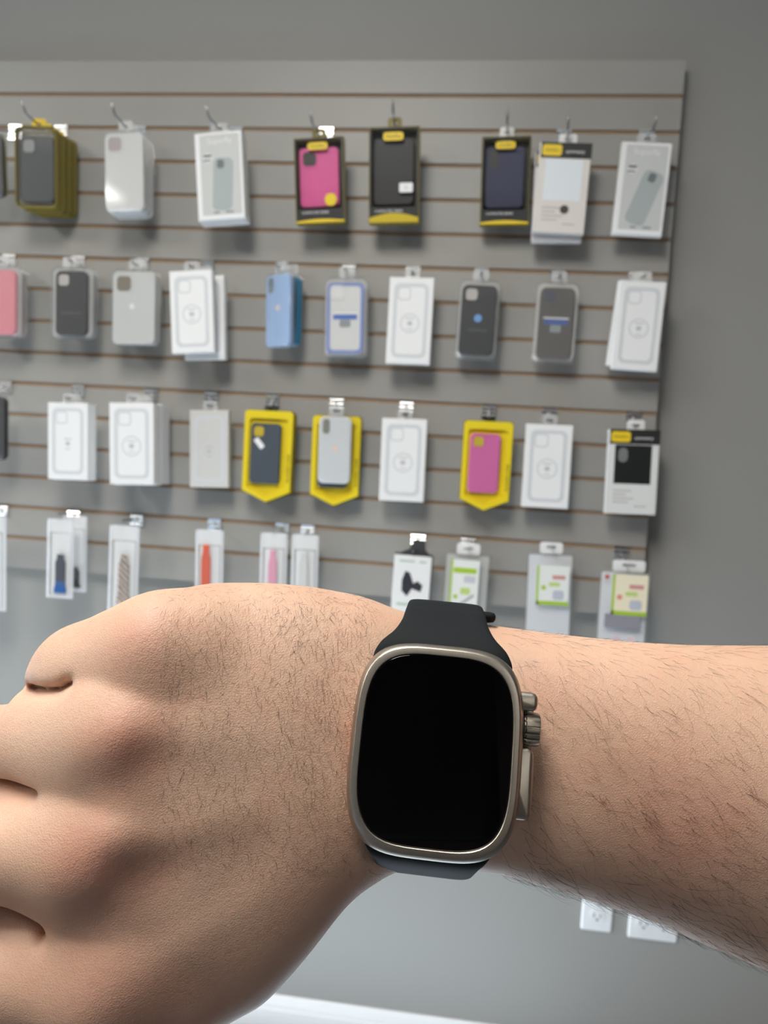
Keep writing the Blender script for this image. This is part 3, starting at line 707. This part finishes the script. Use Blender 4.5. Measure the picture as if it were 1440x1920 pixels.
def k_bag(p, w, h, t, band=None, side=0, **k):
    mb = MB(); n = 8; rings = []
    for q in range(9):
        z = h*q/8; b = t*(.35+.65*math.sin(math.pi*min(q/8*.9+.08, 1))); ww = w*(1-.03*math.sin(q*1.7))
        rings.append([(ww/2*math.copysign(abs(math.cos(a))**.5, math.cos(a)), -t/2+b/2*math.sin(a), z) for a in [2*math.pi*j/16 for j in range(16)]])
    mb.loft(rings).build('bag', FILM, p, smooth=True, auto=50)
    decal('header_card', rrect(w*.86, h*.17, .003, 0, h*.905), -t*.45, CARD, p, .0006)
    mb = MB()
    for s in (-1, 1): mb.box(s*w*.45-w*.05, s*w*.45+w*.05, -t*.5-.0004, -t*.5, h*.01, h*.98)
    mb.box(-w*.5, w*.5, -t*.5-.0005, -t*.5, 0, h*.035)
    mb.build('seam', cmat(232, 233, 236), p)
    decal('inner_card', rrect(w*.72, h*.78, .003, 0, h*.42), -t*.30, CARD, p, .0006)
    if band:
        cols, wd, z0, z1 = band; m = MB(); zz = [z0+(z1-z0)*q/10 for q in range(11)]
        rr_ = []
        for q, z in enumerate(zz):
            b = wd*w*(1.05 if q < 2 else .85 if q < 9 else .55)
            rr_.append([(side*w-b/2, -t*.5-.001, z*h), (side*w+b/2, -t*.5-.001, z*h), (side*w+b/2*.9, -t*.5-.0045, z*h), (side*w-b/2*.9, -t*.5-.0045, z*h)])
        if len(cols) == 1: m.loft(rr_).build('watch_band', cmat(*cols[0]), p, smooth=False)
        elif cols[0] == 'plaid':
            bp = m.loft(rr_).build('watch_band', PLAID, p)
        else:
            m.loft(rr_[:4]).build('band_tip', cmat(*cols[0]), p); MB().loft(rr_[3:]).build('watch_band', cmat(*cols[1]), p)
PLAID = mat('patterned_band', (.3, .25, .22), .5); nt = PLAID.node_tree
_tc = nt.nodes.new('ShaderNodeTexCoord'); _wv = nt.nodes.new('ShaderNodeTexWave'); _wv.inputs['Scale'].default_value = 45; _wv.inputs['Distortion'].default_value = 3; _wv.bands_direction = 'DIAGONAL'
_cr = nt.nodes.new('ShaderNodeValToRGB'); _cr.color_ramp.elements[0].color = (*srgb(90, 84, 84), 1); _cr.color_ramp.elements[1].color = (*srgb(225, 205, 190), 1)
nt.links.new(_tc.outputs['Object'], _wv.inputs['Vector']); nt.links.new(_wv.outputs['Fac'], _cr.inputs[0]); nt.links.new(_cr.outputs[0], nt.nodes['Principled BSDF'].inputs['Base Color'])
LIME = cmat(172, 205, 60); REDP = cmat(214, 150, 145)
def k_mount(p, w, h, t, **k):
    MB().prism([(-w/2, 0), (w/2, 0), (w/2, h), (-w/2, h)], 0, -t, bev=.001).build('carton', CARD, p)
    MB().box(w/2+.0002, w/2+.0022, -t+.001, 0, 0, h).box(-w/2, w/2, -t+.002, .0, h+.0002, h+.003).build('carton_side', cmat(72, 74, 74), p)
    mb = MB(); mb.prism([(-w*.25, h*.46), (-w*.10, h*.38), (w*.02, h*.50), (w*.26, h*.46), (w*.30, h*.56), (w*.16, h*.62), (w*.05, h*.58), (-w*.06, h*.74), (-w*.18, h*.76), (-w*.26, h*.62)], -t, -t-.0004)
    mb.build('printed_mount', cmat(52, 50, 60), p)
    MB().box(-w*.36, w*.05, -t-.0004, -t, h*.90, h*.925).box(w*.18, w*.36, -t-.0004, -t, h*.90, h*.925).box(-w*.36, w*.36, -t-.0004, -t, h*.24, h*.27).build('printed_lines', cmat(176, 200, 178), p)
    mb = MB(); mb.loft([[(-w*.38, -t*.6, h+.003), (w*.42, -t*.6, h+.003), (w*.42, -t*.3, h+.003), (-w*.38, -t*.3, h+.003)], [(-w*.12, -t*.6, h+.014), (w*.30, -t*.6, h+.014), (w*.30, -t*.3, h+.014), (-w*.12, -t*.3, h+.014)], [(-w*.02, -t*.6, h+.036), (w*.26, -t*.6, h+.036), (w*.26, -t*.3, h+.036), (-w*.02, -t*.3, h+.036)]])
    mb.build('hang_tab', cmat(66, 68, 70), p)
def k_card(p, w, h, t, cw, ch, cx, cz, tint=(238, 240, 236), style=0, header=.20, **k):
    """clear pouch w by h with a printed card cw by ch inside its front"""
    sh = MB(); o = rrect(w, h, .006, 0, h/2); sh.loft([[(x, 0, z) for x, z in inset(o, .001)], [(x, -t*.5, z) for x, z in o], [(x, -t, z) for x, z in inset(o, .003)]])
    sh.build('clear_pack', FILM if style != 0 else SHELL, p, smooth=True, auto=40)
    decal('backing_card', rrect(w*.9, h*.92, .004, 0, h*.49), -.0006, cmat(*k.get('back', (232, 234, 238))), p, .0006)
    y = -t-.0004; c = decal('front_card', rrect(cw, ch, .003, cx, cz), y, cmat(*tint), p, .0008); y -= .0008
    mb = MB(); mb.box(cx-cw/2, cx+cw/2, y-.0003, y, cz-ch/2, cz-ch/2+ch*.10); mb.box(cx-cw/2, cx-cw/2+cw*.07, y-.0003, y, cz-ch/2, cz+ch/2)
    if style == 0: mb.box(cx-cw*.40, cx+cw*.40, y-.0003, y, cz+ch*.30, cz+ch*.38)
    mb.build('green_band', LIME, c)
    mb = MB(); mb.box(cx-cw*.02, cx+cw*.38, y-.0003, y, cz+ch*.16, cz+ch*.26); mb.build('printed_lines', REDP if style else cmat(206, 206, 212), c)
    decal('green_mark', rrect(cw*.34, ch*.10, .003, cx+cw*.05, cz+ch*.03), y, cmat(196, 218, 130), c)
    decal('round_mark', rrect(cw*.15, cw*.15, cw*.07, cx-cw*.28, cz-ch*.06, n=6), y, LIME if style < 2 else cmat(228, 150, 130), c)
    if style == 0:
        a = math.radians(38); mb = MB()
        for dz, wd, c_ in ((-.10, .09, 0), (-.28, .07, 0)):
            mb.prism([(cx+cw*.12+x*math.cos(a)-z*math.sin(a), cz+ch*dz+x*math.sin(a)+z*math.cos(a)) for x, z in rrect(cw*.62, cw*wd, .003)], y, y-.0003)
        mb.build('printed_cable', cmat(176, 180, 186), c)
    else: decal('printed_plug', rrect(cw*.34, ch*.24, .006, cx+cw*.18, cz-ch*.24), y, cmat(196, 198, 212), c)
    if style == 2:
        decal('grey_strip', rrect(w*.70, h*.17, .002, -.001, h*.37), -t-.0002, cmat(150, 148, 158), p); decal('red_mark', rrect(.010, .010, .0049, -w*.36, h*.90, n=5), -t-.0002, cmat(196, 88, 76), p)
        decal('pink_mark', rrect(.016, .016, .006, -w*.10, h*.14), -t-.0002, cmat(228, 200, 208), p); decal('pink_mark', rrect(.016, .016, .006, w*.17, h*.15), -t-.0002, cmat(228, 206, 214), p)
    hang_tab(p, w, h, -t*.5, CARD, tw=k.get('tw', .05), th=.020, off=k.get('toff', 0))
def children(o): return [c for c in COL.objects if c.parent is o]
def copy_tree(o, parent=None):
    c = o.copy(); COL.objects.link(c); c.parent = parent
    for ch in KIDS.get(o.name, ()): copy_tree(ch, c)
    return c
KIDS = {}
def index_kids(root):
    for o in list(bpy.data.objects):
        if o.parent is not None: KIDS.setdefault(o.parent.name, [])
    KIDS.clear()
    for o in list(bpy.data.objects):
        if o.parent is not None: KIDS.setdefault(o.parent.name, []).append(o)
def placed(name, xt, yt, xb, yb, wpx, L, t, yaw=0, pitch=0):
    a = unproj(xt, yt, L); b = unproj(xb, yb, L); xm, ym = (xt+xb)/2, (yt+yb)/2
    w = (unproj(xm+wpx/2, ym, L)-unproj(xm-wpx/2, ym, L)).length/max(math.cos(math.radians(yaw)), .3)
    h = (a-b).length; lean = math.atan2(a.x-b.x, a.z-b.z)
    R_ = Matrix.Rotation(lean, 4, 'Y') @ Matrix.Rotation(math.radians(yaw), 4, 'Z') @ Matrix.Rotation(math.radians(pitch), 4, 'X')
    M_ = Matrix.Translation(b) @ R_ @ Matrix.Translation((0, t, 0))
    return empty(name, M_), w, h
def hook(wx, row, p, h, t, label, topz=.010, tip=True, tilt=0):
    z = TOPZ-(2+4*row)*PITCHW
    # x on the wall where the clip sits
    x = None; lo_, hi_ = 0, 1920
    for _ in range(30):
        m_ = (lo_+hi_)/2
        if unproj(wx, m_, 0).z > z: lo_ = m_
        else: hi_ = m_
    x = unproj(wx, lo_, 0).x
    tabp = p.matrix_world @ Vector((0, -t, h+topz))
    t_ = tag(empty('display_hook', Matrix.Translation((x, 0, z))), label, 'hook', 'chrome display hooks in the slatwall grooves')
    mb = MB(); mb.box(-.016, .016, -.003, -.0005, -.030, .004).box(-.014, .014, -.0004, .012, -.003, .003)
    for q in range(3): mb.tube([(-.016, -.004, -.004-.009*q), (.016, -.004, -.004-.009*q)], .0022, 8)
    mb.build('bracket', CHROME, t_)
    d = Vector((tabp.x-x, tabp.y, tabp.z-z)); e = Vector((d.x, d.y-.012, d.z+.001))
    pts = [Vector((0, -.002, -.010)), Vector((d.x*.1, d.y*.15-.004, -.010+(d.z+.010)*.3)), Vector((d.x*.55, d.y*.6, -.010+(d.z+.010)*.8)), d, e]
    if tip: pts += [e+Vector((-.001+tilt, -.008, .006)), e+Vector((-.002+tilt*1.6, -.013, .022)), e+Vector((-.003+tilt*2, -.014, .034))]
    w_ = MB().tube(crom(pts, 4), .0023, 8).build('prong', WIRE, t_, smooth=True)
    return t_
ORD = ['second', 'third', 'fourth', 'fifth']
PACKS = []
def pack(name, kind, quad, wpx, L, t, label, short, cat='package', count=1, gap=.004, wx=None, row=0, yaw=0, group=None, tip=False, tilt=0, shift=(0, 0), pitch=0, behind='package of the same kind', **k):
    p, w, h = placed(name, *quad, wpx, L-(.008 if pitch else 0), t, yaw, pitch); kind(p, w, h, t, **k); tag(p, label, cat, group)
    if wx is not None: hook(wx, row, p, h, t, 'chrome display hook carrying the '+short, tip=tip, tilt=tilt)
    PACKS.append((p, count, t+gap, shift, short, cat, behind))
    return p

GP = 'phone case packages on the '
R1, R2, R3, R4 = GP+'top row', GP+'second row', GP+'third row', 'accessory packs on the bottom row'
def carrier(txt, z, m):
    def f(p, c, w, h, y):
        text(txt, 0, h*z, .006, y-.0002, m, c, width=w*.42)
    return f
def blue_label(col):
    def f(p, c, w, h, y):
        d = decal('blue_label', rrect(w*.52, h*.06, .002, 0, h*.50), y-.0002, cmat(*col), c); decal('white_label', rrect(w*.56, h*.02, .002, 0, h*.545), y-.0002, CARD, c)
        decal('grey_label', rrect(w*.24, h*.09, .004, 0, h*.42), y-.0002, cmat(150, 158, 160), c)
    return f
def blue_frame(p, c, w, h, y):
    mb = MB(); ringband(mb, rrect(w*.80, h*.86, .012, 0, h*.485), rrect(w*.66, h*.78, .009, 0, h*.485), y, y-.001); mb.build('blue_bumper', cmat(132, 150, 206), c); blue_label((74, 112, 196))(p, c, w, h, y)
HAZEG = cmat(196, 190, 186)
# ---- top row
pack('boxed_phone_case', k_blister, (-24, 245, -24, 372), 66, .10, .02, 'dark phone case package cut off by the picture edge on the top row', 'dark case at the picture edge, top row', wx=30, row=0, pitch=4, group=R1, col=(52, 52, 54), back=(110, 100, 50))
pack('boxed_phone_case', k_blister, (70, 240, 66, 388), 76, .118, .021, 'black phone case in a clear yellow-edged box, front of its thick stack', 'stack of black cases in yellow-edged boxes', count=4, gap=.004, wx=115, row=0, pitch=4, group=R1, tip=True, tilt=-.006,
     col=(50, 53, 57), camm=cmat(150, 152, 150), case=(.84, .82), edge=True, back=(128, 116, 40), tabm=LOGOY, taboff=0)
pack('boxed_phone_case', k_blister, (230, 240, 232, 397), 78, .112, .017, 'pale grey phone case in a clear blister, front of three on the top row', 'pale grey cases on the top row', count=3, gap=.004, wx=262, row=0, group=R1, tip=True, tilt=-.006,
     col=(214, 214, 212), camm=cmat(176, 164, 162), case=(.93, .94))
pack('boxed_phone_case', k_spec, (408, 247, 416, 411), 88, .105, .020, 'white carton with grey front and faint phone picture, hanging left of the pink case', 'grey-fronted carton next to the pink case', count=2, gap=.001, wx=443, row=0, group=R1, tip=True, tilt=-.008, glare=True)
pack('boxed_phone_case', k_windowbox, (599, 262, 601, 418), 92, .085, .024, 'bright pink phone case in a black and yellow window box', 'boxed bright pink case on the top row', wx=612, row=0, pitch=4.5, group=R1, tip=True, tilt=-.006, col=(238, 104, 168), sticker='round')
pack('boxed_phone_case', k_windowbox, (741, 243, 738, 418), 94, .085, .024, 'black phone case in a yellow window box with small white price sticker', 'boxed black case with the white sticker', wx=742, row=0, pitch=5, group=R1, tip=True, col=(58, 58, 59), cam='none', sticker='square', bottom='thick')
pack('boxed_phone_case', k_windowbox, (950, 260, 945, 421), 92, .065, .024, 'navy phone case in a black and yellow window box touching a white carton', 'boxed navy case on the top row', wx=951, row=0, pitch=4.5, group=R1, tip=True, col=(62, 64, 92), cam='tall', tabm=CARD)
p7 = pack('boxed_phone_case', k_symmetry, (1062, 268, 1046, 436), 97, .080, .016, 'white carton with black header, yellow logo and round dark sticker, top row', 'black-headed white cartons on the top row', wx=1058, row=0, group=R1, tip=True, win=(232, 238, 242), dot=True)
pack('boxed_phone_case', k_symmetry, (1051, 284, 1043, 453), 94, .058, .018, 'white carton behind the black-headed one, its bottom edge showing lower', 'rear white carton', group=R1, win=(232, 238, 242), card=(222, 218, 220))
pack('boxed_phone_case', k_spec, (1214, 267, 1194, 440), 94, .060, .018, 'grey-fronted carton with tilted phone picture, last of the top row beside the bare wall', 'carton with the tilted phone picture', wx=1212, row=0, group=R1, tip=True, tilt=.006)
# ---- second row
pack('boxed_phone_case', k_blister, (-4, 495, -4, 632), 84, .10, .016, 'pink phone case at the picture edge on the second row', 'pink case at the picture edge', count=2, gap=.003, wx=18, row=1, group=R2, col=(226, 138, 150), cam='none', case=(.72, .88), behind='teal case')
pack('boxed_phone_case', k_blister, (132, 497, 131, 634), 84, .085, .016, 'black silicone phone case with grey lettering in a clear blister, second row', 'black case next to the pale grey one', count=2, gap=.003, wx=148, row=1, group=R2, col=(38, 38, 40), camm=HAZEG, case=(.70, .88), extra=carrier('SILICONE CASE', .35, PRINTD), taboff=-.01)
pack('boxed_phone_case', k_blister, (250, 501, 248, 648), 88, .088, .016, 'pale grey phone case with a small round white spot, second row', 'pale grey case on the second row', count=2, gap=.003, wx=268, row=1, group=R2, col=(208, 209, 207), camm=cmat(130, 120, 105), case=(.90, .93), logo=(CARD, .006, -.004, .004), back=(190, 184, 150))  # white round spot on this case, passed through the logo slot
pack('boxed_phone_case', k_whitebox, (357, 507, 362, 661), 80, .115, .018, 'white carton with grey phone outline, second row, nearer of two before the blue case', 'two white cartons beside the light blue case', count=1, wx=390, row=1, group=R2)
pack('boxed_phone_case', k_whitebox, (382, 517, 384, 674), 76, .075, .018, 'white carton half hidden behind another white carton beside the light blue case', 'rear carton', group=R2)
pack('boxed_phone_case', k_blister, (520, 507, 519, 652), 58, .075, .014, 'light blue phone case turned sideways on the second row', 'light blue case', wx=530, row=1, group=R2, yaw=-28, col=(160, 188, 226), cam='tall', camm=cmat(120, 130, 140), case=(.92, .93), logo=(cmat(226, 214, 214), .007, 0, .006))
pack('boxed_phone_case', k_blister, (541, 512, 538, 652), 48, .045, .014, 'teal phone case tucked behind the light blue one', 'teal case', group=R2, yaw=-24, col=(24, 118, 158), cam='none', case=(.92, .92))
pack('boxed_phone_case', k_blister, (648, 516, 645, 671), 86, .070, .016, 'clear phone case with lavender blue rim and blue label, second row', 'blue-rimmed clear case', count=2, gap=.003, wx=655, row=1, group=R2, col=(226, 226, 224), camm=cmat(232, 230, 228), case=(.78, .86), extra=blue_frame)
pack('boxed_phone_case', k_whitebox, (773, 520, 764, 682), 83, .070, .018, 'white carton with grey phone outline between the blue-rimmed and the black case', 'white carton between the blue-rimmed and the black case', wx=775, row=1, group=R2)
pack('boxed_phone_case', k_blister, (902, 521, 890, 673), 82, .070, .016, 'black phone case with a blue round logo, second row', 'black case with the blue round logo', count=2, gap=.003, wx=903, row=1, group=R2, col=(34, 37, 39), camm=HAZEG, case=(.80, .86), logo=(cmat(110, 165, 225), .0085, 0, .004), extra=carrier('SILICONE CASE', .36, PRINTD))
pack('boxed_phone_case', k_blister, (1049, 525, 1036, 681), 86, .060, .016, 'dark grey phone case with a blue and white label, second row', 'dark grey case with the blue label', wx=1045, row=1, group=R2, col=(96, 92, 88), camm=cmat(80, 84, 96), case=(.76, .86), extra=blue_label((72, 100, 170)), back=(216, 212, 208))
pack('boxed_phone_case', k_whitebox, (1207, 527, 1189, 694), 86, .065, .016, 'white carton with phone outline at the panel edge, second row, front one', 'two white cartons at the end of the second row', wx=1192, row=1, group=R2)
pack('boxed_phone_case', k_whitebox, (1199, 529, 1175, 688), 78, .040, .014, 'white carton peeking out behind the last white carton of the second row', 'rear carton', group=R2)
pack('boxed_phone_case', k_blister, (10, 500, 9, 632), 76, .058, .014, 'teal phone case behind the pink one at the picture edge', 'teal case', group=R2, col=(40, 130, 150), cam='none', case=(.72, .88))
pack('boxed_phone_case', k_blister, (259, 507, 257, 645), 82, .045, .014, 'dusty teal phone case at the back of the stack with the pale grey case', 'teal case', group=R2, col=(92, 148, 160), cam='none', case=(.86, .90))
# ---- third row
pack('boxed_phone_case', k_blister, (-28, 738, -28, 862), 78, .10, .014, 'black phone case cut off by the picture edge on the third row', 'black case at the picture edge, third row', wx=12, row=2, group=R3, col=(36, 36, 38), cam='none', case=(.96, .96))
pack('boxed_phone_case', k_whitebox, (127, 755, 127, 899), 75, .108, .018, 'first white carton from the picture edge on the third row', 'narrower white carton, third row', count=2, gap=.001, wx=148, row=2, group=R3, ring=False)
pack('boxed_phone_case', k_whitebox, (246, 755, 247, 908), 83, .125, .022, 'front white carton of the deepest stack, third row', 'deep stack of white cartons', count=4, gap=.001, wx=285, row=2, group=R3)
pack('boxed_phone_case', k_whitebox, (392, 769, 392, 914), 73, .062, .018, 'smaller greyish white carton beside the yellow package with the slate case', 'smaller greyish carton', wx=397, row=2, group=R3, card=cmat(214, 213, 210))
pack('boxed_phone_case', k_yellow, (505, 770, 497, 941), 90, .068, .010, 'yellow pointed package with a slate blue phone case and tilted sticker', 'yellow package with the slate blue case', count=2, gap=.006, wx=512, row=2, group=R3, col=(72, 80, 90), sticker=True)
pack('boxed_phone_case', k_yellow, (632, 780, 625, 948), 90, .050, .010, 'yellow pointed package behind the white phone case', 'yellow package behind the white case', wx=632, row=2, group=R3, col=(80, 84, 88))
pack('boxed_phone_case', k_blister, (629, 778, 625, 906), 62, .072, .013, 'white phone case with a small peach logo hanging before a yellow package', 'white case before the yellow package', group=R3, col=(216, 219, 221), cam='tall', camm=cmat(130, 132, 120), case=(.97, .98), logo=(cmat(240, 214, 196), .0065, .001, .004), back=(226, 226, 226))
pack('boxed_phone_case', k_whitebox, (759, 785, 752, 940), 84, .060, .018, 'white carton between two yellow pointed packages on the third row', 'white carton between the yellow packages', wx=763, row=2, group=R3)
pack('boxed_phone_case', k_yellow, (917, 790, 906, 957), 92, .062, .010, 'yellow pointed package with an orchid pink phone case', 'yellow package with the pink case', wx=917, row=2, group=R3, col=(206, 104, 160))
pack('boxed_phone_case', k_whitebox, (1031, 796, 1021, 952), 88, .058, .018, 'white carton between the pink case in yellow and the black-headed carton', 'white carton beside the black-headed one', wx=1030, row=2, group=R3)
pack('boxed_phone_case', k_symmetry, (1190, 806, 1181, 964), 96, .058, .016, 'white carton with black header, yellow logo and black window, third row', 'carton with the black window', wx=1188, row=2, group=R3, win=(34, 36, 37), card=(226, 227, 225), hole=True)
# ---- bottom row
pack('bagged_watch_band', k_bag, (-26, 965, -26, 1145), 70, .10, .010, 'white poly bag at the picture edge on the bottom row', 'bag at the picture edge', wx=5, row=3, group=R4, cat='bag', card=True)
pack('bagged_watch_band', k_bag, (112, 972, 109, 1122), 50, .105, .012, 'clear bag holding a dark watch band with blue tip', 'bags with the dark and blue band', wx=140, row=3, group=R4, cat='bag', band=(((38, 92, 160), (62, 68, 84)), .44, .07, .55), side=.02)
pack('bagged_watch_band', k_bag, (139, 966, 137, 1110), 44, .060, .012, 'clear bag with a black watch band behind the blue tipped one', 'rear bag', group=R4, cat='bag', band=(((52, 56, 60),), .5, .06, .32), side=.0)
pack('bagged_watch_band', k_bag, (232, 984, 227, 1148), 56, .085, .012, 'clear bag holding a plaid metallic watch band above the hand', 'bag with the plaid band', wx=258, row=3, group=R4, cat='bag', band=(('plaid', 0), .42, .10, .66), side=.02)
pack('bagged_watch_band', k_bag, (392, 992, 389, 1160), 52, .072, .012, 'clear bag holding a bright orange watch band', 'bag with the orange band', wx=403, row=3, group=R4, cat='bag', band=(((232, 96, 56),), .40, .06, .82), side=-.12, card=True)
pack('bagged_watch_band', k_bag, (513, 998, 508, 1165), 50, .060, .012, 'clear bag holding a pale pink watch band', 'bag with the pink band', wx=530, row=3, group=R4, cat='bag', band=(((240, 168, 192),), .38, .06, .80), side=-.02, card=True)
pack('bagged_watch_band', k_bag, (572, 1001, 567, 1168), 50, .060, .012, 'clear bag holding a white watch band beside the pink one', 'bag with the white band', wx=578, row=3, group=R4, cat='bag', band=(((226, 226, 222),), .40, .06, .80), side=-.04, card=True)
pack('boxed_phone_mount', k_mount, (775, 1042, 766, 1165), 70, .068, .022, 'white carton with a black car mount picture and black hang tab', 'car mount carton', wx=785, row=3, group=R4)
pack('accessory_pack', k_card, (878, 1036, 868, 1172), 88, .060, .014, 'clear pack with green and white cable card behind the watch strap', 'cable pack with the green tab', wx=878, row=3, group=R4, cw=.064, ch=.150, cx=-.004, cz=.073, style=0, back=(206, 208, 204), tw=.052)
pack('accessory_pack', k_card, (1034, 1034, 1026, 1204), 90, .060, .014, 'clear pack with a small green edged card above plain white', 'pack with the small green card', wx=1033, row=3, group=R4, cw=.071, ch=.088, cx=.006, cz=.128, style=1, tw=.05)
pack('accessory_pack', k_card, (1175, 1068, 1164, 1222), 98, .060, .014, 'clear pack with a cream and green card over a grey strip', 'pack with the cream card', wx=1165, row=3, group=R4, cw=.076, ch=.090, cx=.010, cz=.127, style=2, tint=(246, 236, 208), tw=.07, toff=.006)
index_kids(None)
for p, n, step, sh, short, cat, behind in PACKS:
    for q in range(1, n):
        c = copy_tree(p); M_ = p.matrix_world.copy()
        jit = Matrix.Translation((random.uniform(-.0015, .0015), step*q, random.uniform(-.003, .001)))
        c.matrix_world = M_ @ jit
        c['label'] = ORD[q-1]+' package behind the front one in the '+short
